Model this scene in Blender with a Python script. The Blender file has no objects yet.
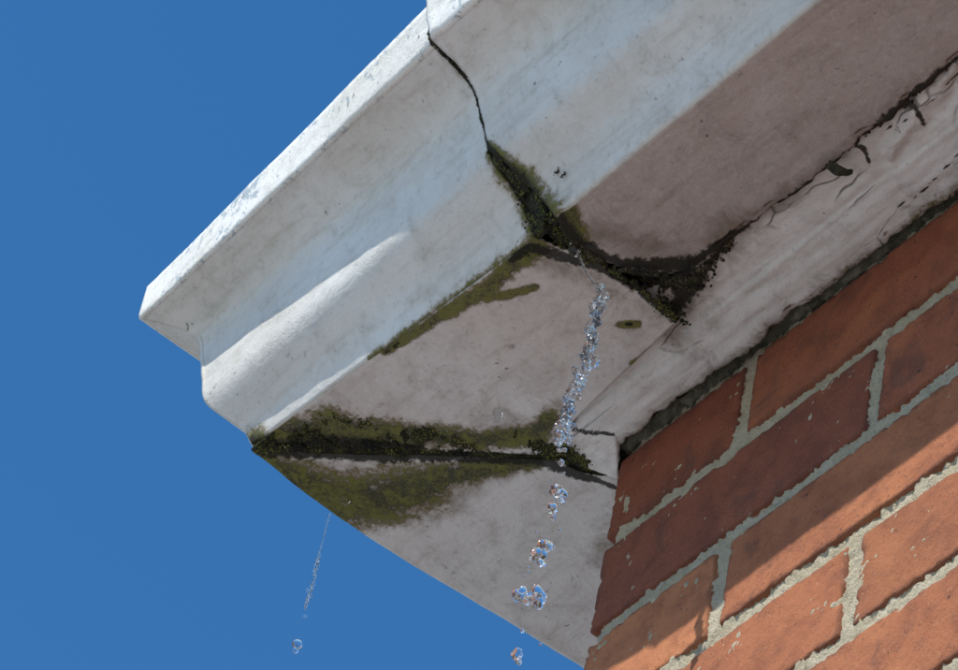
import bpy, math, random
import numpy as np
from mathutils import Matrix, Vector, noise as mn
random.seed(7); rng=np.random.default_rng(7)
S=0.001
scene=bpy.context.scene
scene.view_settings.view_transform='Standard'; scene.view_settings.look='None'; scene.view_settings.exposure=0

def nz(x,y,z=0.0,sc=0.02): return mn.noise(Vector((x*sc,y*sc,z*sc)))
def link(o,parent=None):
    scene.collection.objects.link(o)
    if parent: o.parent=parent
    return o
def empty(name,parent=None):
    return link(bpy.data.objects.new(name,None),parent)

class MB:
    """mesh builder, mm units"""
    def __init__(s): s.v=[];s.f=[];s.a={}
    def grid(s,P,flip=False,attrs=None):
        nu,nv=P.shape[:2]; b=len(s.v)
        s.v+= [tuple(p) for p in P.reshape(-1,3)]
        for i in range(nu-1):
            for j in range(nv-1):
                q=(b+i*nv+j,b+i*nv+j+1,b+(i+1)*nv+j+1,b+(i+1)*nv+j)
                s.f.append(q[::-1] if flip else q)
        if attrs is None: attrs={}
        for k in attrs:
            s.a.setdefault(k,{})
            s.a[k][b]=np.asarray(attrs[k]).reshape(-1)
    def make(s,name,mat,parent=None,smooth=True,solid=None):
        me=bpy.data.meshes.new(name)
        V=np.array(s.v,float)*S
        me.from_pydata(V.tolist(),[],s.f); me.update()
        for k,d in s.a.items():
            arr=np.zeros(len(V),np.float32)
            for b,vals in d.items(): arr[b:b+len(vals)]=vals
            at=me.attributes.new(k,'FLOAT','POINT'); at.data.foreach_set('value',arr)
        if smooth: me.polygons.foreach_set('use_smooth',[True]*len(me.polygons))
        me.materials.append(mat)
        o=bpy.data.objects.new(name,me); link(o,parent)
        if solid:
            m=o.modifiers.new('solid','SOLIDIFY'); m.thickness=solid*S; m.offset=-1
        return o

# ---------------------------------------------------------------- materials
class NT:
    def __init__(s,name):
        s.m=bpy.data.materials.new(name); s.m.use_nodes=True
        s.t=s.m.node_tree; s.n=s.t.nodes; s.b=s.n['Principled BSDF']
        s.tc=s.n.new('ShaderNodeTexCoord')
    def L(s,a,b): s.t.links.new(a,b)
    def noise(s,scale,detail=3,rough=.6,dist=0,vec=None):
        x=s.n.new('ShaderNodeTexNoise'); x.inputs['Scale'].default_value=scale; x.inputs['Detail'].default_value=min(detail,4)
        x.inputs['Roughness'].default_value=rough; x.inputs['Distortion'].default_value=dist
        s.L(vec if vec else s.tc.outputs['Object'],x.inputs['Vector']); return x.outputs['Fac']
    def vec(s,sc,rot=(0,0,0)):
        x=s.n.new('ShaderNodeMapping'); x.inputs['Scale'].default_value=sc; x.inputs['Rotation'].default_value=rot
        s.L(s.tc.outputs['Object'],x.inputs['Vector']); return x.outputs['Vector']
    def attr(s,name,col=False):
        x=s.n.new('ShaderNodeAttribute'); x.attribute_name=name; return x.outputs['Color' if col else 'Fac']
    def math(s,op,a,b=None,clamp=False):
        x=s.n.new('ShaderNodeMath'); x.operation=op; x.use_clamp=clamp
        for i,q in enumerate((a,b)):
            if q is None: continue
            if isinstance(q,(int,float)): x.inputs[i].default_value=q
            else: s.L(q,x.inputs[i])
        return x.outputs[0]
    def step(s,f,lo,hi,a=0.,b=1.):
        x=s.n.new('ShaderNodeMapRange'); x.interpolation_type='SMOOTHSTEP'
        x.inputs['From Min'].default_value=lo; x.inputs['From Max'].default_value=hi
        x.inputs['To Min'].default_value=a; x.inputs['To Max'].default_value=b
        s.L(f,x.inputs['Value']); return x.outputs['Result']
    def mix(s,f,a,b,mode='MIX'):
        x=s.n.new('ShaderNodeMix'); x.data_type='RGBA'; x.blend_type=mode
        if isinstance(f,(int,float)): x.inputs['Factor'].default_value=f
        else: s.L(f,x.inputs['Factor'])
        for k,q in (('A',a),('B',b)):
            i=[p for p in x.inputs if p.name==k and p.type=='RGBA'][0]
            if isinstance(q,tuple): i.default_value=(*q,1) if len(q)==3 else q
            else: s.L(q,i)
        return [p for p in x.outputs if p.type=='RGBA'][0]
    def bump(s,h,dist,strength=1.):
        x=s.n.new('ShaderNodeBump'); x.inputs['Distance'].default_value=dist; x.inputs['Strength'].default_value=strength
        s.L(h,x.inputs['Height']); s.L(x.outputs['Normal'],s.b.inputs['Normal']); return x
    def out(s,col,rough):
        if isinstance(col,tuple): s.b.inputs['Base Color'].default_value=(*col,1)
        else: s.L(col,s.b.inputs['Base Color'])
        if isinstance(rough,(int,float)): s.b.inputs['Roughness'].default_value=rough
        else: s.L(rough,s.b.inputs['Roughness'])
        return s.m

def broken(n,attr,fine,amt=.8,lo=.45,hi=.6):
    a=n.math('ADD',n.attr(attr),n.math('MULTIPLY',n.math('SUBTRACT',fine,.5),amt))
    return n.step(a,lo,hi)

def paint_mat(name,base,warm,grime=.5,flake=False,streak=(14,120,120),flakecol=(.30,.36,.40),craze=0.,bd=.0011,mott=.5):
    n=NT(name)
    big=n.noise(9,3,.55); mid=n.noise(45,4,.7,.5); fine=n.noise(260,4,.75); vf=n.noise(1000,3,.7)
    st=n.noise(1,4,.7,.2,vec=n.vec(streak))
    c=n.mix(n.step(big,.35,.68),base,warm)
    c=n.mix(n.math('MULTIPLY',n.step(mid,.42,.72),mott),c,tuple(x*.70 for x in warm))
    c=n.mix(n.math('MULTIPLY',n.step(st,.48,.75),.42),c,tuple(x*y for x,y in zip(warm,(.62,.58,.52))))
    c=n.mix(n.math('MULTIPLY',n.step(fine,.56,.72),grime),c,(.22,.18,.14))
    c=n.mix(n.math('MULTIPLY',n.step(vf,.62,.74),grime*1.1),c,(.12,.10,.08))
    c=n.mix(n.math('MULTIPLY',n.step(fine,.46,.36),grime*.5),c,(.80,.80,.79))
    sp=n.math('MULTIPLY',n.step(n.noise(170,2,.5),.69,.76),n.step(n.noise(22,2,.5),.42,.6))
    c=n.mix(n.math('MULTIPLY',sp,.7),c,(.07,.055,.04))
    if flake:
        fl=n.step(n.math('ADD',n.noise(120,4,.8,.8),n.math('MULTIPLY',n.noise(16,2),.5)),.80,.86)
        c=n.mix(n.math('MULTIPLY',fl,.8),c,flakecol)
    d=broken(n,'dirt',mid,1.2,.35,.95)
    c=n.mix(n.math('MULTIPLY',d,.68),c,(.18,.14,.105))
    both=n.math('MULTIPLY',n.math('ADD',mid,fine),.5)
    # faint algae halo, rusty rim, then the growth itself
    halo=broken(n,'moss',both,1.6,.05,.5)
    c=n.mix(n.math('MULTIPLY',halo,.35),c,(.17,.16,.07))
    rim=broken(n,'moss',both,1.8,.28,.42)
    c=n.mix(n.math('MULTIPLY',rim,.45),c,(.20,.12,.06))
    gcol=n.mix(n.step(n.math('ADD',n.math('MULTIPLY',mid,.6),n.math('MULTIPLY',fine,.4)),.43,.57),(.020,.023,.007),(.135,.145,.028))
    gcol=n.mix(n.math('MULTIPLY',n.step(vf,.48,.66),.6),gcol,(.20,.205,.065))
    g=broken(n,'moss',both,2.4,.38,.66)
    c=n.mix(n.math('MULTIPLY',g,.9),c,gcol)
    k=broken(n,'black',both,2.2,.42,.72)
    c=n.mix(n.math('MULTIPLY',k,.96),c,(.016,.015,.010))
    h=n.math('ADD',n.math('MULTIPLY',fine,.5),n.math('ADD',n.math('MULTIPLY',mid,1.6),n.math('MULTIPLY',vf,.2)))
    h=n.math('ADD',h,n.math('MULTIPLY',g,.6))
    if craze:
        v=n.n.new('ShaderNodeTexVoronoi'); v.feature='DISTANCE_TO_EDGE'; v.inputs['Scale'].default_value=1
        mp=n.n.new('ShaderNodeMapping'); mp.inputs['Scale'].default_value=(16,55,30)
        nn=n.n.new('ShaderNodeTexNoise'); nn.inputs['Scale'].default_value=30; n.L(n.tc.outputs['Object'],nn.inputs['Vector'])
        ad=n.n.new('ShaderNodeVectorMath'); ad.operation='MULTIPLY_ADD'; n.L(nn.outputs['Color'],ad.inputs[0]); ad.inputs[1].default_value=(.05,.02,.02); n.L(n.tc.outputs['Object'],ad.inputs[2])
        n.L(ad.outputs[0],mp.inputs['Vector']); n.L(mp.outputs[0],v.inputs['Vector'])
        cr=n.math('MULTIPLY',n.step(v.outputs['Distance'],.0,.035,1,0),n.step(n.noise(20,3,.6),.46,.6))
        c=n.mix(n.math('MULTIPLY',cr,craze),c,(.07,.055,.04)); h=n.math('SUBTRACT',h,n.math('MULTIPLY',cr,.8))
    n.bump(h,bd,.75)
    n.b.inputs['Specular IOR Level'].default_value=.35
    r=n.step(mid,.3,.7,.5,.72)
    return n.out(c,n.math('ADD',r,n.math('MULTIPLY',g,.3),True))

M_face=paint_mat('gutter_paint',(.69,.70,.69),(.62,.605,.57),.26,bd=.0009,mott=.42)
M_lip=paint_mat('gutter_lip_paint',(.78,.79,.77),(.70,.69,.64),.35,flake=True)
M_soff=paint_mat('soffit_paint',(.70,.68,.665),(.61,.57,.535),.38)
M_soff2=paint_mat('old_soffit_paint',(.54,.51,.49),(.46,.405,.375),.34)
M_band=paint_mat('timber_paint',(.78,.765,.745),(.70,.67,.63),.27,streak=(25,260,260),craze=.75)

def simple(name,c1,c2,scale,rough=.9,bd=.001,detail=4,c3=None,sc3=6):
    n=NT(name); f=n.noise(scale,detail,.65)
    c=n.mix(n.step(f,.35,.65),c1,c2)
    if c3: c=n.mix(n.step(n.noise(sc3,4),.5,.65),c,c3)
    n.bump(f,bd,.8); return n.out(c,rough)
M_black=simple('grime_and_gap_dark',(.010,.010,.006),(.045,.045,.025),350,.8,.002)  # grime of the debris flake, also the painted dark behind gaps
M_conc=simple('paving_concrete',(.295,.287,.268),(.35,.338,.315),3,.9,.002,2)
M_slate=simple('slate',(.06,.065,.075),(.10,.105,.12),20,.7)

def brick_mat():
    n=NT('brick_clay')
    cc=n.attr('bcol',True)
    mid=n.noise(38,4,.65,.1); fine=n.noise(300,4,.8); sp=n.noise(900,3,.7)
    c=n.mix(n.math('MULTIPLY',n.step(mid,.40,.70),.75),cc,n.mix(1.,cc,(.56,.48,.50),'MULTIPLY'))
    c=n.mix(n.math('MULTIPLY',n.step(n.noise(15,4,.65,.4),.48,.72),.55),c,n.mix(1.,cc,(1.30,1.42,1.30),'MULTIPLY'))
    c=n.mix(n.math('MULTIPLY',n.step(fine,.54,.68),.6),c,(.10,.036,.022))
    c=n.mix(n.math('MULTIPLY',n.step(sp,.58,.68),.6),c,(.44,.23,.13))
    c=n.mix(n.math('MULTIPLY',n.step(sp,.40,.31),.6),c,(.07,.03,.022))
    c=n.mix(n.math('MULTIPLY',n.step(n.noise(26,3,.6,1.2),.58,.72),.45),c,(.085,.04,.03))
    pit=n.step(n.noise(210,2,.5),.70,.75); c=n.mix(n.math('MULTIPLY',pit,.8),c,(.04,.02,.015))
    d=broken(n,'edge',n.math('MULTIPLY',n.math('ADD',mid,fine),.5),1.2,.55,.85)
    c=n.mix(n.math('MULTIPLY',d,.4),c,(.09,.04,.027))
    sm=n.step(n.math('ADD',n.noise(70,4,.8,.6),n.math('MULTIPLY',n.attr('edge'),.2)),.78,.92)
    c=n.mix(n.math('MULTIPLY',sm,.35),c,(.38,.31,.23))
    h=n.math('ADD',n.math('MULTIPLY',mid,.5),n.math('ADD',n.math('MULTIPLY',fine,.6),n.math('MULTIPLY',sp,.45)))
    h=n.math('SUBTRACT',h,n.math('MULTIPLY',pit,.5))
    n.bump(h,.0014,.85)
    return n.out(c,.92)
M_brick=brick_mat()
def mortar_mat(name='mortar',c1=(.68,.60,.44),c2=(.56,.48,.33)):
    n=NT(name); f=n.noise(420,4,.75); g=n.noise(50,3,.6); s=n.noise(1400,3,.6)
    c=n.mix(n.step(g,.35,.7),c1,c2)
    c=n.mix(n.math('MULTIPLY',n.step(f,.54,.69),.7),c,tuple(x*.38 for x in c2))
    c=n.mix(n.math('MULTIPLY',n.step(s,.57,.66),.8),c,tuple(min(.8,x*1.15) for x in c1))
    n.bump(n.math('ADD',f,n.math('MULTIPLY',s,.6)),.0032,1.); return n.out(c,.95)
M_mortar=mortar_mat()
M_mortar2=mortar_mat('dirty_shade_mortar',(.26,.235,.17),(.08,.075,.045))  # dirty mortar, darkened further as painted shade of the gap by the bearer
def moss_mat():
    n=NT('moss'); c=n.attr('mcol',True); return n.out(c,.9)
M_moss=moss_mat()
def water_mat():
    n=NT('water'); b=n.b; b.inputs['Transmission Weight'].default_value=1.; b.inputs['IOR'].default_value=1.333
    return n.out((1,1,1),.09)
M_water=water_mat()

# ---------------------------------------------------------------- feature masks (mm, plan coordinates)
def pdist(X,Y,pts):
    best=np.full(np.shape(X),-9.)
    for (x0,y0,w0),(x1,y1,w1) in zip(pts[:-1],pts[1:]):
        dx,dy=x1-x0,y1-y0; L=dx*dx+dy*dy
        t=np.clip(((X-x0)*dx+(Y-y0)*dy)/L,0,1)
        d=np.hypot(X-x0-t*dx,Y-y0-t*dy); w=w0+(w1-w0)*t
        best=np.maximum(best,1-d/w)
    return best
MOSS=[[(-152,-152,17),(-132,-144,23),(-108,-130,22),(-85,-104,16),(-50,-66,11),(-24,-48,12),(-8,-50,11)],
      [(-158,-138,20),(-154,-114,28),(-148,-90,31),(-128,-78,31),(-106,-68,27),(-88,-64,18),(-60,-48,11),(-40,-34,8)],
      [(-38,-147,4),(6,-144,6),(30,-141,8),(48,-139,8),(70,-141,9),(88,-140,12)],
      [(36,-138,5),(47,-129,5),(64,-121,4)],
      [(76,-70,4),(84,-64,4)],[(100,-40,6),(60,-44,5)]]
BLACK=[[(-158,-153,7),(-120,-116,9),(-90,-88,9),(-60,-58,8),(-36,-34,9),(-22,2,6),(-18,14,3)],
       [(-150,-146,9),(-122,-130,12),(-100,-108,9),(-80,-84,5)],
       [(70,-143,4),(84,-144,8),(92,-128,9),(102,-104,7),(104,-70,8),(103,-48,9)],
       [(79,-68,2),(81,-66,2.2)]]
BLACK2=[[(116,-150,12),(108,-126,9),(112,-100,8),(135,-72,16),(160,-68,8),(190,-66,4),(240,-64,6),(262,-64,5),(290,-66,9),(320,-68,7),(370,-66,5),(600,-66,4)],
        [(129,-152,2),(130,-151,2.5)]]
MOSS2=[[(118,-150,12),(110,-128,9),(124,-146,7)]]
def masks(X,Y,which):
    z=np.full(np.shape(X),-1.)
    m=z.copy();k=z.copy()
    for p in (MOSS if which==1 else MOSS2): m=np.maximum(m,pdist(X,Y,p))
    for p in (BLACK if which==1 else BLACK2): k=np.maximum(k,pdist(X,Y,p))
    m=np.clip(m*.95+.1,0,1)*(m>-.6); k=np.clip(k,0,1)
    return m,k

house=empty('brick_house')
# ---------------------------------------------------------------- gutter profiles
PM=np.array([(-205,209),(-218,208),(-218,177),(-206,172),(-191,162),(-186,141),(-183,124),(-178,103),(-160,82),(-154,69)],float)
PJ=np.array([(-230,184),(-243,182),(-235,152),(-215,148),(-200,139),(-191,119),(-186,106),(-179,94),(-160,79),(-145,60)],float)
def catmull(P,n):
    Q=np.vstack([2*P[0]-P[1],P,2*P[-1]-P[-2]]); out=[]
    for i in range(len(P)-1):
        a,b,c,d=Q[i:i+4]
        for k in range(n):
            t=k/n; out.append(.5*((2*b)+(c-a)*t+(2*a-5*b+4*c-d)*t*t+(3*b-a-3*c+d)*t**3))
    out.append(P[-1]); return np.array(out)
def face_parts(P3):
    lip=np.vstack([P3[0],P3[0]*.15+P3[1]*.85,P3[1]*.93+P3[2]*.07,catmull(np.array([P3[1]*.8+P3[2]*.2,P3[1]*.5+P3[2]*.5,P3[1]*.1+P3[2]*.9]),4),P3[2]*.97+P3[3]*.03,P3[2]*.8+P3[3]*.2])
    og=catmull(P3[2:],6)
    og=og.copy(); og[0]=P3[2]*.85+P3[3]*.15
    return lip,og
def sweep(A,B,ts,wig=.8):
    out=[[],[]]
    for t in ts:
        P3=A*(1-t)+B*t
        for k,p in enumerate(face_parts(P3)): out[k].append(p)
    res=[]
    for o in out:
        G=np.array(o)
        for i in range(G.shape[0]):
            for j in range(G.shape[1]):
                x,y,z=G[i,j]; w=nz(x,y,z,.018)*wig+nz(x,y,z,.09)*wig*.25
                G[i,j,1]+=w; G[i,j,2]+=w*.5
        res.append(G)
    return res
def nonuni(L,dense,step,coarse):
    a=list(np.arange(0,dense,step)); 
    if L>dense: a+=list(np.arange(dense,L,coarse))
    a.append(L); return np.array(a)/L

gut=empty('eaves_gutter',house)
A=np.array([(d,d,h) for d,h in PM]); xe=[89,89,89,89,89,89.5,90,91,92,92]
B=np.array([(x,p[0],p[1]) for x,p in zip(xe,PJ)])
ts=nonuni(244,244,1.6,5)
lip,og=sweep(A,B,ts)
def facemask(G,joint_side):
    X=G[...,0];Z=G[...,2]
    jl=np.interp(Z,[58,84,94,104,120,140,182],[105,100,95,91.5,91,90,90])
    wid=np.interp(Z,[58,84,95,108,140,182],[16,12,7,3,2.5,2.5])
    d=np.abs(X-jl)/wid
    black=np.clip(1.05-d,0,1)
    moss=np.clip(1.15-np.abs(X-jl)/(wid*1.25),0,1)*(Z<104)
    dirt=np.clip(.75-np.abs(X-jl)/(wid*3.5),0,1)
    dirt=np.maximum(dirt,np.clip(.55-(Z-60)/22,0,.45))
    return dict(black=black,moss=moss,dirt=dirt)
mb=MB(); at=facemask(og,0)
c=np.clip(1-np.hypot(og[...,0]+152,(og[...,2]-70)*1.2)/18,0,1); at['moss']=np.maximum(at['moss'],c*1.1); at['black']=np.maximum(at['black'],c*.75)
e_=np.clip(1-(og[...,2]-np.interp(og[...,0],[-154,91],[69,60]))/5,0,1)*(og[...,0]>-50)*.7; at['moss']=np.maximum(at['moss'],e_)
mb.grid(og,attrs=at); o=mb.make('ogee_front',M_face,gut,solid=3)
mb=MB(); mb.grid(lip,attrs=facemask(lip,0)); mb.make('lip_front',M_lip,gut,solid=3)
# section 2
xs=[91.5,91,91,91,91,91.5,92.5,95.5,105,115]
P2=PJ.copy(); P2[:,0]-=np.array([3,3,3,2.5,2,1.5,1,1,1,1]); P2[9]=(-147,57); P2[8]=(-161,79)
A2=np.array([(x,p[0],p[1]) for x,p in zip(xs,P2)]); B2=np.array([(3000,p[0],p[1]) for p in P2])
lip2,og2=sweep(A2,B2,nonuni(2900,420,1.8,40))
for G in (lip2,og2):
    dd=G[...,0]-np.interp(G[...,2],[58,84,100,182],[116,102,93,92]); e=np.clip(1-np.abs(dd-3)/5,0,1); G[...,1]-=e*1.6
    for i in range(6):
        for j in range(G.shape[1]): G[i,j,0]+=nz(G[i,j,1],G[i,j,2],5,.09)*2.5*(1-i/6)
mb=MB(); mb.grid(og2,attrs=facemask(og2,1)); mb.make('ogee_front_next_length',M_face,gut,solid=3)
mb=MB(); mb.grid(lip2,attrs=facemask(lip2,1)); mb.make('lip_front_next_length',M_lip,gut,solid=3)
# black filler added to stand for the dark inside the open joint
Pp=PJ.copy(); Pp[:,0]+=2.5; Pp[:,1]+=1.5; Pp[0]+=(0,-6);Pp[1]+=(2,-10)
Ap=np.array([(76,p[0],p[1]) for p in Pp]); Bp=np.array([(140,p[0],p[1]) for p in Pp])
l_,o_=sweep(Ap,Bp,nonuni(64,64,2,2),2.)
mb=MB(); mb.grid(l_); mb.grid(o_); mb.make('joint_dark_filler',M_black,gut)
# return length
ys=[-154,-118,-87,-53,16,93,3000]; xo=[-155,-158,-159,-158.5,-153,-147,-147]
wts=np.array([0,0,0,0,0,0,0,.3,.7,1.])
tl=nonuni(3000,300,3,60)*3150
lipR=[];ogR=[]
for t in tl:
    P3=[]
    for (d,h),w in zip(PM,wts):
        y=d+t*(3000-d)/3150; x=d+w*(np.interp(y,ys,xo)+154)
        P3.append((x,y,h))
    a,b=face_parts(np.array(P3)); lipR.append(a);ogR.append(b)
lipR=np.array(lipR);ogR=np.array(ogR)
for G in (lipR,ogR):
    for i in range(1,len(G)):
        for j in range(G.shape[1]):
            x,y,z=G[i,j]; G[i,j,0]+=nz(x,y,z,.02)*.7
zero=dict(black=0*ogR[...,0],moss=0*ogR[...,0],dirt=0*ogR[...,0]+.15)
mb=MB(); mb.grid(ogR,flip=True,attrs=zero); mb.make('ogee_return',M_face,gut,solid=3)
z0=lipR[...,0]*0
mb=MB(); mb.grid(lipR,flip=True,attrs=dict(black=z0,moss=z0,dirt=z0)); mb.make('lip_return',M_lip,gut,solid=3)

# ---------------------------------------------------------------- soffits
def uneven(G,amp=.8):
    for i in range(G.shape[0]):
        for j in range(G.shape[1]):
            x,y,z=G[i,j]; G[i,j,2]+=nz(x,y,3,.015)*amp*1.5+nz(x,y,9,.07)*amp*.5+nz(x,y,2,.3)*amp*.15
ns,nt=180,80
G=np.zeros((ns,nt,3))
for i in range(ns):
    s=i/(ns-1)
    F_=np.array((-154,-153.5,69))*(1-s)+np.array((91,-145,60))*s
    Bk=np.array((-34,-37,66))*(1-s)+np.array((103,-50,65))*s
    for j in range(nt):
        t=j/(nt-1); p=F_*(1-t)+Bk*t
        if s>.8:
            k=(s-.8)/.2; p[0]+=k*(math.sin(t*math.pi)*5+nz(p[1],0,4,.08)*3.5+nz(p[1],0,4,.35)*1.5)
        if s<.05: p[1]+=(1-s/.05)*(nz(p[0],3,3,.08)*3.5+nz(p[0],3,8,.3)*1.8)*math.sin(t*math.pi)
        G[i,j]=p
uneven(G)
m,k=masks(G[...,0],G[...,1],1)
dirt=np.maximum(np.clip(pdist(G[...,0],G[...,1],[(-150,-150,60),(-60,-70,36),(0,-50,28)]),0,1)*.75,np.clip(pdist(G[...,0],G[...,1],[(80,-140,34),(100,-60,36)]),0,1)*.7)
mb=MB(); mb.grid(G,flip=True,attrs=dict(moss=m,black=k,dirt=dirt)); mb.make('soffit_front',M_soff,gut,solid=-1.0)
# section 2 soffit
tv=nonuni(2900,420,2.2,60); nt=50
G=np.zeros((len(tv),nt,3))
edge_y=[-147,-134,-124,-110,-99,-85,-72,-66]; edge_x=[115,107,104,105,108,116,128,142]
for i,t in enumerate(tv):
    for j in range(nt):
        w=j/(nt-1); y=-147+w*(81); x0=np.interp(y,edge_y,edge_x)+nz(y,1,7,.09)*4+nz(y,1,9,.4)*1.5
        x=x0+t*(3000-x0); z=57+9*w
        if w>.94: y+=nz(x,0,11,.04)*3+nz(x,5,11,.15)*2-1.0*(270<x<350)
        G[i,j]=(x,y,z)
uneven(G,.7)
m,k=masks(G[...,0],G[...,1],2)
dirt=np.maximum(np.clip(pdist(G[...,0],G[...,1],[(115,-140,40),(140,-75,40),(220,-68,18),(400,-68,18),(3000,-68,18)]),0,1)*.8,.2)
mb=MB(); mb.grid(G,flip=True,attrs=dict(moss=m,black=k,dirt=dirt)); mb.make('soffit_front_next_length',M_soff2,gut,solid=-1.0)
# return soffit
tv=nonuni(3000,300,2.4,60); nt=90
G=np.zeros((len(tv),nt,3))
for i,t in enumerate(tv):
    for j in range(nt):
        w=j/(nt-1); xi=-156+w*(156-28)
        y0=xi+3.0-2.2*w+nz(xi,0,8,.09)*1.5+nz(xi,0,3,.3)*1.6
        y=y0+t*(3000-y0)
        xo_=np.interp(y,ys,xo); x=xo_*(1-w)+w*np.interp(y,[-32,-14,4,12,60],[-28,-22,-15,-10,-8])
        if i==0: x=xi
        elif y<0:
            q=min(1,(y-y0)/30); x=xi*(1-q)+x*q if q<1 else x
        G[i,j]=(x,y,67.2-1.4*w)
uneven(G)
m,k=masks(G[...,0],G[...,1],1)
dirt=np.maximum(np.clip(pdist(G[...,0],G[...,1],[(-160,-130,60),(-120,-60,45),(-50,-45,30)]),0,1)*.9,.2)
dirt=np.maximum(dirt,np.clip(pdist(G[...,0],G[...,1],[(-60,40,50),(-30,140,70)]),0,1)*.65)
m=np.maximum(m,np.clip(pdist(G[...,0],G[...,1],[(-30,40,40),(-40,130,60)]),0,1)*.38)
mb=MB(); mb.grid(G,flip=True,attrs=dict(moss=m,black=k,dirt=dirt)); mb.make('soffit_return',M_soff,gut,solid=-1.0)
mb=MB()
def rect(x0,y0,x1,y1,z): return np.array([[(x0,y0,z),(x0,y1,z)],[(x1,y0,z),(x1,y1,z)]],float)
mb.grid(rect(-148,-140,3000,40,80)); mb.grid(rect(-148,40,40,3000,80.5)); mb.make('gap_dark_sheet',M_black,gut)  # added black sheet: blocks light from above, makes soffit gaps look dark

# ---------------------------------------------------------------- timber bearer against the wall
prof=[(-74,78),(-73,73),(-66,71.5),(-52,71),(-38,70.6),(-37.4,69.6),(-24,69.0),(-11,69.5),(-7,70.5),(-6,75),(-6,84)]
pp=[]
for (a,b) in zip(prof[:-1],prof[1:]):
    n_=max(1,int(abs(b[0]-a[0])/1.6)); 
    for q in range(n_): pp.append((a[0]+(b[0]-a[0])*q/n_,a[1]+(b[1]-a[1])*q/n_))
pp.append(prof[-1])
xv=list(np.arange(-14,420,1.7))+list(np.arange(420,3000,60))
G=np.zeros((len(xv),len(pp),3)); 
for i,x in enumerate(xv):
    for j,(y,z) in enumerate(pp):
        xx=x+ (0 if i>12 else (-(y+34)*.35)*(1-i/12))
        yy=y+ (nz(x,0,2,.03)*3+nz(x,3,2,.12)*2.2+nz(x,3,6,.4)*1.2 if y>-12 else 0) + np.interp(x,[0,300],[-2,2])*(y>-30)
        zz=z+nz(xx*.35,yy*2.5,1,.05)*.9+nz(xx*.3,yy*3,4,.15)*.6
        fl=np.clip(1-abs(((x-310)*.25+(yy+58)*1.0+nz(x,yy,3,.1)*5))/8,0,1)*(265<x<352); zz-=fl*4.5
        fl2=1/(1+math.exp(-np.clip((yy+50+ (x-330)*.12+nz(x,0,3,.05)*8+nz(x,0,3,.2)*3)*2.5,-30,30)))*np.clip((x-258)/6,0,1); zz-=fl2*2.4
        fl3=1/(1+math.exp(-np.clip((yy+30+nz(x,0,13,.04)*8+nz(x,0,3,.18)*2)*3,-30,30)))*np.clip((x-60)/6,0,1)*np.clip((230-x)/6,0,1); zz-=fl3*1.0
        G[i,j]=(xx,yy,zz)
X=G[...,0];Y=G[...,1]
k=np.zeros(X.shape)
for p in [[(252,-70,3),(262,-60,3.5),(256,-50,2)],[(280,-72,10),(293,-69,9),(303,-60,4),(297,-48,2)],[(300,-71,7),(312,-71,9),(345,-69,8)],[(275,-60,.8),(300,-56,1.3),(340,-60,2),(400,-60,1.6)],[(245,-20,1.),(258,-18,1.),(300,-24,1.3),(360,-22,1.2)],[(100,-52,11),(120,-60,16),(140,-68,16),(200,-69,6)],[(-8,-35,4),(6,-16,4)],[(-20,-50,16),(-4,-40,10)]]:  # cracks and grime, plus dark painted on for the void at the joint
    k=np.maximum(k,pdist(X,Y,p))
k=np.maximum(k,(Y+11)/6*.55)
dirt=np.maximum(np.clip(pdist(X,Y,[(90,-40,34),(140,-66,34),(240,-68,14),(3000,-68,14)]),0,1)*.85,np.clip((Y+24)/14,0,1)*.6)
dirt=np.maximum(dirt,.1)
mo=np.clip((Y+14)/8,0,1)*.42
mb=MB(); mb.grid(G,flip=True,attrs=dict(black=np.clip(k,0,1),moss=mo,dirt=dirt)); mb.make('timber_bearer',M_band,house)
# broken wedge of bearer end
W8=np.array([[(-18,-46,70.5),(-25,-20,66)],[(7,-14,69),(-12,5,62.5)]],float)
n_=22; G=np.zeros((n_,n_,3))
for i in range(n_):
    for j in range(n_):
        a,b=i/(n_-1),j/(n_-1); G[i,j]=(W8[0,0]*(1-a)+W8[1,0]*a)*(1-b)+(W8[0,1]*(1-a)+W8[1,1]*a)*b; G[i,j,2]+=nz(G[i,j,0],G[i,j,1],0,.2); G[i,j,0]+=nz(G[i,j,1],0,4,.2)*1.2
z0=G[...,0]*0
kk=np.clip(pdist(G[...,0],G[...,1],[(-20,-46,15),(-24,-24,10),(-24,-12,5)]),0,1)
mb=MB(); mb.grid(G,flip=True,attrs=dict(black=kk,moss=z0+.1,dirt=z0+.3)); mb.make('bearer_end',M_band,house,solid=-6)

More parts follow.
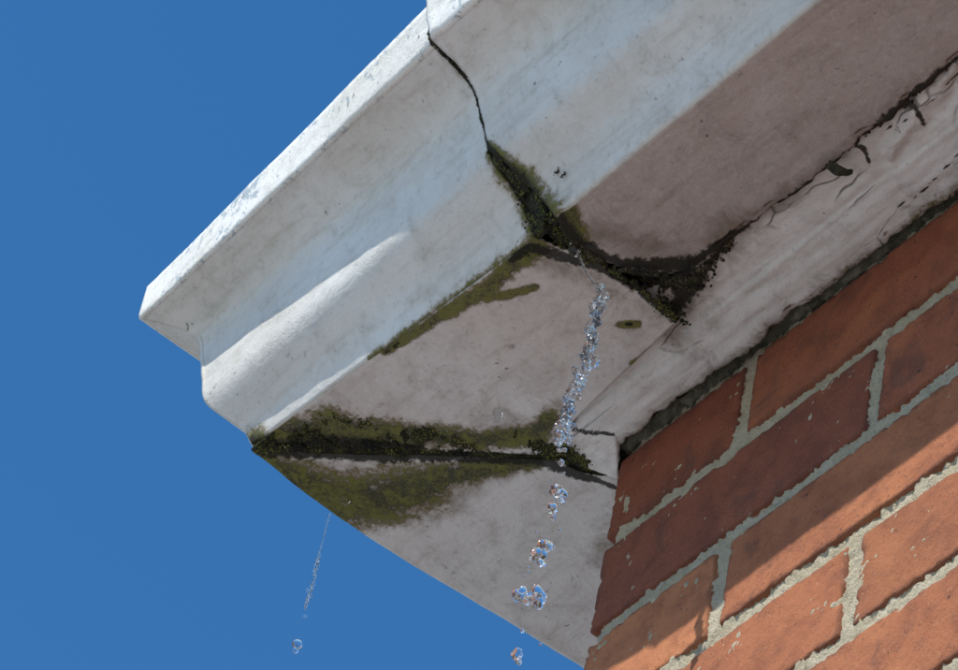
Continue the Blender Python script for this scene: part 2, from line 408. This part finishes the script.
# ---------------------------------------------------------------- brickwork
def unitbox(nx,ny,nzz):
    V={};F=[]
    def vid(p):
        p=(round(p[0],6),round(p[1],6),round(p[2],6))
        if p not in V: V[p]=len(V)
        return V[p]
    dims=(nx,ny,nzz)
    for ax in range(3):
        a,b=[q for q in range(3) if q!=ax]
        for side in (0,1):
            for i in range(dims[a]):
                for j in range(dims[b]):
                    q=[]
                    for (ii,jj) in ((i,j),(i+1,j),(i+1,j+1),(i,j+1)):
                        p=[0,0,0];p[ax]=side;p[a]=ii/dims[a];p[b]=jj/dims[b]; q.append(vid(p))
                    flip=(side==1)^(ax==1)
                    F.append(q if flip else q[::-1])
    return np.array(list(V.keys())),F
cache={}
bv=[];bf=[];bc=[];be=[]
def add_brick(x0,y0,z0,x1,y1,z1,hi,col):
    L=np.array([x1-x0,y1-y0,z1-z0])
    dims=tuple(int(max(3,round(l/(2.0 if hi else 40)))) for l in L)
    if hi: dims=(dims[0],max(4,int(L[1]/5)),dims[2])
    if dims not in cache: cache[dims]=unitbox(*dims)
    U,F_=cache[dims]
    if not hi:
        U2=U.copy()
        for a in range(3):
            n=dims[a]; U2[:,a]=np.where(np.isclose(U[:,a],1/n),3/L[a],np.where(np.isclose(U[:,a],(n-1)/n),1-3/L[a],U[:,a]))
        U=U2
    P=U*L; r=2.0; inn=np.clip(P,r,L-r); d=P-inn; ln=np.linalg.norm(d,axis=1,keepdims=True)
    P=np.where(ln>r,inn+d/np.maximum(ln,1e-6)*r,P)
    edged=np.sort(np.minimum(U*L,(1-U)*L),axis=1)[:,1]
    P=P+np.array([x0,y0,z0])
    if hi:
        seed=random.random()*500
        for i in range(len(P)):
            e=max(0,1-edged[i]/6)
            x,y,z=P[i]
            nvec=(P[i]-np.array([x0,y0,z0])-inn[i]); q=np.linalg.norm(nvec); nvec=nvec/q if q>0 else nvec
            w=nz(x+seed,y,z,.025)*.6+nz(x+seed,y,z,.12)*.3+nz(x+seed,y,z,.4)*.4
            chip=max(0,nz(x,y+seed,z,.16)-.18)*5*e+max(0,nz(x,y+seed,z,.05)-.33)*14*e
            P[i]+=nvec*(w-chip)
    b=len(bv); bv.extend(P.tolist()); bf.extend([[b+q for q in f] for f in F_])
    bc.extend([(*col,1)]*len(P)); be.extend(np.clip(1-edged/9,0,1).tolist())
def bcol(r):
    h=random.random(); k=random.uniform(.85,1.12)
    if r<2: c=(.26,.07,.034) if h<.7 else (.31,.09,.04)  # top two courses coloured darker, deepening the shade under the gutter
    else: c=(.37,.125,.052) if h<.5 else ((.42,.155,.064) if h<.8 else (.32,.098,.045))
    return tuple(q*k for q in c)
ROWS=46
for r in range(ROWS):
    zt=70-75*r; zb=zt-65
    jz=random.uniform(-1,1)
    header=(r%2==0)
    x=0; first=True
    while x<3000:
        Lx=102.5 if (first and header) else 215
        hi=(r<6 and x<430)
        jy=0 if first else random.uniform(-1.2,1.2)
        dx=random.uniform(-1.5,1.5) if not first else random.uniform(-7,-4.5)
        zl=1.5 if (first and r==1) else 0
        add_brick(x+dx,jy,zb+jz+random.uniform(-.7,.7),x+Lx+random.uniform(-1.2,1.2),(215 if (first and header) else 102.5)-.5,zt+jz+zl+random.uniform(-.7,.7),hi,bcol(r))
        x+=Lx+10; first=False
    y=225 if header else 112.5
    while y<3000:
        add_brick(-5+random.uniform(-1,1),y,zb,102,y+215,zt,False,bcol(r)); y+=225
me=bpy.data.meshes.new('bricks'); me.from_pydata((np.array(bv)*S).tolist(),[],bf); me.update()
at=me.attributes.new('bcol','FLOAT_COLOR','POINT'); at.data.foreach_set('color',np.array(bc,np.float32).ravel())
at=me.attributes.new('edge','FLOAT','POINT'); at.data.foreach_set('value',np.array(be,np.float32))
me.polygons.foreach_set('use_smooth',[True]*len(me.polygons)); me.materials.append(M_brick)
link(bpy.data.objects.new('bricks',me),house)
# mortar
mb=MB()
xv=np.concatenate([np.arange(1,450,1.8),np.array([450,3000])]); zv=np.concatenate([[-3380,-380],np.arange(-378,84,1.8)])
G=np.zeros((len(xv),len(zv),3))
for i,x in enumerate(xv):
    for j,z in enumerate(zv):
        G[i,j]=(x,2.4-(nz(x,z,0,.05)*1.8+nz(x,z,5,.2)*1.7+abs(nz(x,z,8,.55))*2.6),z)
mb.grid(G)
mb.grid(np.array([[(1,3,-3380),(1,3,84)],[(1,3000,-3380),(1,3000,84)]],float),flip=True)
mb.make('mortar',M_mortar,house)
G=np.zeros((300,8,3))
for i in range(300):
    x=-2+i*1.5
    for j in range(8):
        a=j/7; th=max(-.3,.3+2.6*nz(x,0,3,.06)+1.2*nz(x,0,8,.2)); y=-6+a*8; z=76.5-3.0*math.sin(a*math.pi)*th-a*2.5+nz(x,y,2,.25)*2.4+nz(x,y,6,.6)*1.8
        G[i,j]=(x,y+nz(x,0,9,.1)*2,z)
mb=MB(); mb.grid(G,flip=True); mb.make('mortar_fillet',M_mortar2,house)

# roof (slate hip) and ground
mb=MB()
mb.grid(np.array([[(-195,-195,212),(2900,2900,2300)],[(6000,-195,212),(2905,2900,2300)]],float))
mb.grid(np.array([[(-195,-195,212),(2900,2900,2300)],[(-195,6000,212),(2900,2905,2300)]],float),flip=True)
mb.make('roof',M_slate,house,smooth=False)
mb=MB(); mb.grid(np.array([[(-4e5,-4e5,-3385),(-4e5,4e5,-3385)],[(4e5,-4e5,-3385),(4e5,4e5,-3385)]],float),flip=True); mb.make('ground',M_conc,None,False)

# ---------------------------------------------------------------- moss tufts (one object)
ico=[];t=(1+5**.5)/2
for a,b in ((-1,t),(1,t),(-1,-t),(1,-t)): ico+=[(a,b,0),(0,a,b),(b,0,a)]
ico=np.array(ico,float); ico/=np.linalg.norm(ico[0])
from itertools import combinations
el=min(np.linalg.norm(a-b) for a,b in combinations(ico,2))
If=[]
for a,b,c in combinations(range(12),3):
    if all(abs(np.linalg.norm(ico[i]-ico[j])-el)<.01 for i,j in ((a,b),(b,c),(a,c))):
        n_=np.cross(ico[b]-ico[a],ico[c]-ico[a]); If.append((a,b,c) if n_@ico[a]>0 else (a,c,b))
If=np.array(If)
pos=[];rad=[];col=[]
GREEN=[(.080,.088,.017),(.135,.145,.028),(.05,.057,.012),(.165,.165,.048)]
DARK=[(.018,.018,.009),(.025,.027,.011),(.035,.037,.012),(.012,.011,.008)]
def strew(pts,n,zf,pal,r0,r1,thr=-.1,spread=.8,dome=3.):
    seg=[math.dist(a[:2],b[:2]) for a,b in zip(pts[:-1],pts[1:])]; tot=sum(seg); c=0; tries=0
    while c<n and tries<n*5:
        tries+=1
        q=random.random()*tot; i=0
        while i<len(seg)-1 and q>seg[i]: q-=seg[i]; i+=1
        u=min(q/seg[i],1); a,b=pts[i],pts[i+1]; w=(a[2]+(b[2]-a[2])*u)*spread
        g=random.gauss(0,.5); 
        ang=random.random()*6.283; x=a[0]+(b[0]-a[0])*u+math.cos(ang)*g*w; y=a[1]+(b[1]-a[1])*u+math.sin(ang)*g*w
        nv=nz(x,y,1,.07)+.7*nz(x,y,5,.22)
        if nv<thr+.25*abs(g): continue
        if x<np.interp(y,ys,xo)+.5 or (y<-153 and x<80): continue
        h=max(0,1-abs(g))*dome*random.random()*(.6+nz(x,y,7,.12))
        r=random.uniform(r0,r1); pos.append((x,y,zf(x,y)-h)); rad.append(r)
        k=random.uniform(.7,1.2)*(1+nz(x,y,21,.12)*1.2); cc=random.choice(pal); col.append(tuple(v*k for v in cc)); c+=1
zf=lambda x,y:67.3-.8*max(0,(x+150)/240)
strew(MOSS[0],4500,zf,GREEN+DARK+DARK,.25,.7,.10,.75,1.0)
strew(MOSS[1],6500,zf,GREEN+GREEN+DARK,.25,.7,.04,.75,.8)
strew(MOSS[2],900,lambda x,y:65.5-(x+30)*.04,GREEN+DARK,.2,.6,.08,.6,.6)
strew(BLACK[0],3500,zf,DARK+DARK+[GREEN[2]],.35,1.0,-.15,1.0,1.6)
strew([(-156,-153.0,4.0),(-120,-117.0,5),(-90,-87.5,5),(-60,-58,5),(-34,-33,5),(-24,-14,4),(-18,4,3)],9500,lambda x,y:67.8-.8*max(0,(x+150)/240),DARK+GREEN[:3],.3,.95,-2,1.0,2.0)
strew([(-155,-150,3),(-120,-114,3),(-80,-76,3),(-40,-37,3)],2500,lambda x,y:67.0-.8*max(0,(x+150)/240),DARK+GREEN[:3],.3,.8,-.3,1.2,1.2)
strew([(-156,-153,4),(-153,-148,6)],700,lambda x,y:67.5,DARK+GREEN[:3],.4,1.2,-2,1.0,2.0)
strew(BLACK[1],1600,zf,DARK,.3,.9,.05,1.0,1.2)
strew([(-30,-44,8),(-22,-30,8),(-20,-12,4)],1500,lambda x,y:66,DARK+GREEN[:3],.35,1.0,-.5,1.0,2.0)
strew(BLACK[2],1600,lambda x,y:65,DARK,.4,1.1,-.2,.8,1.8)
strew([(104,-146,7),(101,-128,6),(104,-105,5)],2300,lambda x,y:64,DARK+DARK+GREEN[:2],.4,1.2,-.9,1.,3)
strew([(106,-95,6),(114,-74,9),(126,-62,9),(140,-66,7),(160,-67,4)],3200,lambda x,y:70,DARK+[(.07,.06,.035)],.4,1.3,-.5,1.1,3)
strew([(109,-140,2.5),(105,-124,2.5),(106,-110,2.5),(110,-99,2.5),(119,-85,3),(131,-73,3),(146,-67,3)],1700,lambda x,y:60,DARK+[(.10,.08,.05)],.3,.9,-.2,1.,1)
strew([(92,-143,3),(96,-128,3),(103,-105,3),(106,-85,3),(103,-52,3)],1800,lambda x,y:62.5,DARK+GREEN[:2],.3,.9,-.4,1.,1)
strew([(165,-68,2.0),(250,-66,2.5),(300,-67,3.5),(420,-66,3)],1500,lambda x,y:69.5,DARK+[(.12,.1,.07)],.3,1.0,.0,1.,1.5)
for _ in range(4000):
    z=58+random.random()**1.3*40; jl=np.interp(z,[58,84,94,104,120],[104,99,94.5,91.5,91]); wd=np.interp(z,[58,84,95,102],[9,7,3.5,1])
    x=jl+random.gauss(0,.42)*wd; y=np.interp(z,[57,60,81,94,106,119,139],[-146,-148,-161,-179,-186,-193,-203])
    if nz(x,z,3,.12)<-.22: continue
    e=abs(x-jl)/wd
    pos.append((x,y-random.random()*1.8+1.2,z)); rad.append(random.uniform(.35,1.05)); col.append(random.choice(DARK+DARK+GREEN[:1] if e<.35 else DARK+GREEN[:3]))
for _ in range(450):
    z=100+random.random()*80; x=90.6+nz(z,0,1,.15)*1.2+random.gauss(0,.4); y=np.interp(z,[106,119,139,148,152,182],[-186,-193,-203,-217,-238,-246])
    pos.append((x,y+1.5,z)); rad.append(random.uniform(.25,.65)); col.append(random.choice(DARK))
for (x,y,z) in [(112,-178,97),(114,-176,94),(129,-158,72),(126,-160,76)]:
    for _ in range(16): pos.append((x+random.gauss(0,1.),y+random.gauss(0,.4),z+random.gauss(0,1.))); rad.append(random.uniform(.3,.7)); col.append(random.choice(DARK+GREEN[:1]))
pos=np.array(pos);rad=np.array(rad);col=np.clip(np.array(col),.004,1); N=len(pos)
sc=rad[:,None,None]*rng.uniform(.6,1.3,(N,12,1))*rng.uniform(.6,1.3,(N,1,3))
V=(pos[:,None,:]+ico[None]*sc).reshape(-1,3)*S
F_=(If[None]+12*np.arange(N)[:,None,None]).reshape(-1,3)
me=bpy.data.meshes.new('moss'); me.vertices.add(len(V)); me.vertices.foreach_set('co',V.ravel().astype(np.float32))
me.loops.add(F_.size); me.loops.foreach_set('vertex_index',F_.ravel().astype(np.int32))
me.polygons.add(len(F_)); me.polygons.foreach_set('loop_start',(np.arange(len(F_))*3).astype(np.int32)); 
me.update(calc_edges=True)
at=me.attributes.new('mcol','FLOAT_COLOR','POINT'); cl=np.repeat(np.c_[col,np.ones(N)],12,axis=0).astype(np.float32); at.data.foreach_set('color',cl.ravel())
me.materials.append(M_moss); link(bpy.data.objects.new('moss',me))

# hanging flake of debris in the crack
G=np.zeros((12,8,3))
for i in range(12):
    for j in range(8):
        a=i/11;b=j/7; w=2.6*math.sin(math.pi*(.12+.85*a))+nz(i,j,8,.4)*.6; G[i,j]=(247+(b-.5)*2*w+a*5,-70+a*12+nz(i,j,0,.5)*.8,61-3*math.sin(a*3)-2*math.sin(b*math.pi)+nz(i,j,4,.4))
mb=MB(); mb.grid(G); mb.make('hanging_debris',M_black,house,solid=1.5)

# ---------------------------------------------------------------- water
import bmesh
wv=[];wf=[]
bm=bmesh.new(); bmesh.ops.create_icosphere(bm,subdivisions=3,radius=1); 
bm.verts.ensure_lookup_table(); SV=np.array([v.co[:] for v in bm.verts]); SF=[[v.index for v in f.verts] for f in bm.faces]; bm.free()
def blob(c,r,st=1.,lump=.35,fr=1.1):
    sd=random.random()*100; P=SV.copy(); tilt=np.array([random.gauss(0,.25),random.gauss(0,.25),0])
    for i in range(len(P)):
        p=P[i]; k=1+lump*mn.noise(Vector(p*fr)+Vector((sd,sd,0)))+lump*.25*mn.noise(Vector(p*fr*2.2)+Vector((0,sd,sd))); P[i]=p*k
    P=P*r*np.array([1,1,st]); P+=P[:,2:3]*tilt; P+=np.array(c); b=len(wv); wv.extend(P.tolist()); wf.extend([[b+q for q in f] for f in SF])
X0,Y0=111,-112
def wob(z): return (X0+np.interp(z,[-250,-205,-178,-133,-86,-47,24,45],[-3,-3,0,1,-2,0,4,0])*.8, Y0+np.interp(z,[-250,-205,-178,-133,-86,-47,24,45],[-3,-3,0,1,-2,0,4,0])*.8)
z=34
while z>-70:
    x,y=wob(z); o=nz(z,0,3,.12)*3.5+random.gauss(0,1.)
    blob((x+o,y+o*.9,z),random.uniform(.9,2.5),random.uniform(1.,1.9),.7,1.5)
    z-=random.uniform(1.1,2.3)
for z,r,n,sp in ((-73,2.3,3,2.2),(-79,2.8,4,3.5),(-85,2.9,4,4.5),(-91,1.9,3,3.5),(-98,1.5,2,2),(-107,1.5,1,1),(-129,3.7,2,2.0),(-134,2.6,1,2),(-141,2.9,1,1.5),(-148,1.6,1,1),(-169,3.4,2,2),(-175,4.2,1,2),(-181,2.8,1,1.5),(-205,4.9,2,7),(-207,3.4,1,1),(-230,1.2,1,1),(-246,2.5,1,1),(-251,1.8,1,1)):
    for i in range(n):
        x,y=wob(z); o=(random.gauss(0,sp*.5) if n!=2 else (i-.5)*sp)
        blob((x+o,y+o*.9,z+random.gauss(0,sp*.25)),r*random.uniform(.75,1.05),random.uniform(.85,1.25),.6,1.3)
for _ in range(16):
    z=random.uniform(-240,20); x,y=wob(z); o=random.gauss(0,5); blob((x+o,y+o,z),random.uniform(.4,.9),1.1,.2)
blob((104,-126,57),3.4,1.2,.15)
for z in np.arange(58,30,-.9):
    x,y=wob(z); f=(58-z)/28; blob((104+(x-104)*f,-124+(y+124)*f,z-1),.6,1.8,.2)
z=64
while z>-14:
    blob((-160+nz(z,0,0,.05)*1.5,-91,z),random.uniform(.26,.42),2.6,.2); z-=.9
for z in np.arange(30,-14,-2.6): blob((-160+nz(z,0,0,.05)*1.5+random.gauss(0,.3),-91+random.gauss(0,.3),z),random.uniform(.5,1.2),2.4,.4)
for z,r in ((-20,1.2),(-42,2.8),(-47,1.6)): blob((-160+random.gauss(0,.4),-91,z),r,1.1,.3)
def wmesh(name):
    me=bpy.data.meshes.new(name); me.from_pydata((np.array(wv)*S).tolist(),[],wf); me.update()
    me.polygons.foreach_set('use_smooth',[True]*len(me.polygons)); me.materials.append(M_water); link(bpy.data.objects.new(name,me))
wmesh('dripping_water')
wv=[];wf=[]
for (x,y,r) in ((-26,-74,3.0),(19,-101,1.8),(-144,-92,3.2),(-31,-71,1.6)): blob((x,y,64.5),r,.8,.15)
wmesh('water_droplets')

# ---------------------------------------------------------------- light
sd=Vector((.10,-.655,.757)).normalized()
sun=bpy.data.lights.new('sun','SUN'); sun.energy=5.0; sun.angle=math.radians(.5); sun.color=(1,.95,.86)
so=bpy.data.objects.new('sun',sun); so.rotation_euler=sd.to_track_quat('Z','Y').to_euler(); so.location=(0,-5,8); link(so)
w=bpy.data.worlds.new('World'); scene.world=w; w.use_nodes=True
nt_=w.node_tree; sk=nt_.nodes.new('ShaderNodeTexSky'); sk.sky_type='NISHITA'; sk.sun_disc=False
sk.sun_elevation=math.asin(sd.z); sk.sun_rotation=math.atan2(sd.x,sd.y); sk.air_density=1.35; sk.dust_density=0; sk.ozone_density=5.0; sk.altitude=600
hs=nt_.nodes.new('ShaderNodeHueSaturation'); hs.inputs['Saturation'].default_value=1.25
bg=nt_.nodes['Background']; nt_.links.new(sk.outputs[0],hs.inputs['Color']); nt_.links.new(hs.outputs[0],bg.inputs[0]); bg.inputs[1].default_value=.15

# ---------------------------------------------------------------- camera
R=np.array([[0.63001,0.76278,0.14578],[0.51453,-0.5506,0.65735],[0.58168,-0.33913,-0.73935]])
cam=bpy.data.cameras.new('camera'); co=bpy.data.objects.new('camera',cam)
T=R.T; mw=Matrix.Identity(4)
for i in range(3):
    for j in range(3): mw[i][j]=T[i,j]
mw.translation=Vector((1.4701,-.9693,-1.7888)); co.matrix_world=mw
cam.sensor_width=36; cam.lens=36*4501/958; cam.clip_start=.05; cam.clip_end=2000
link(co); scene.camera=co
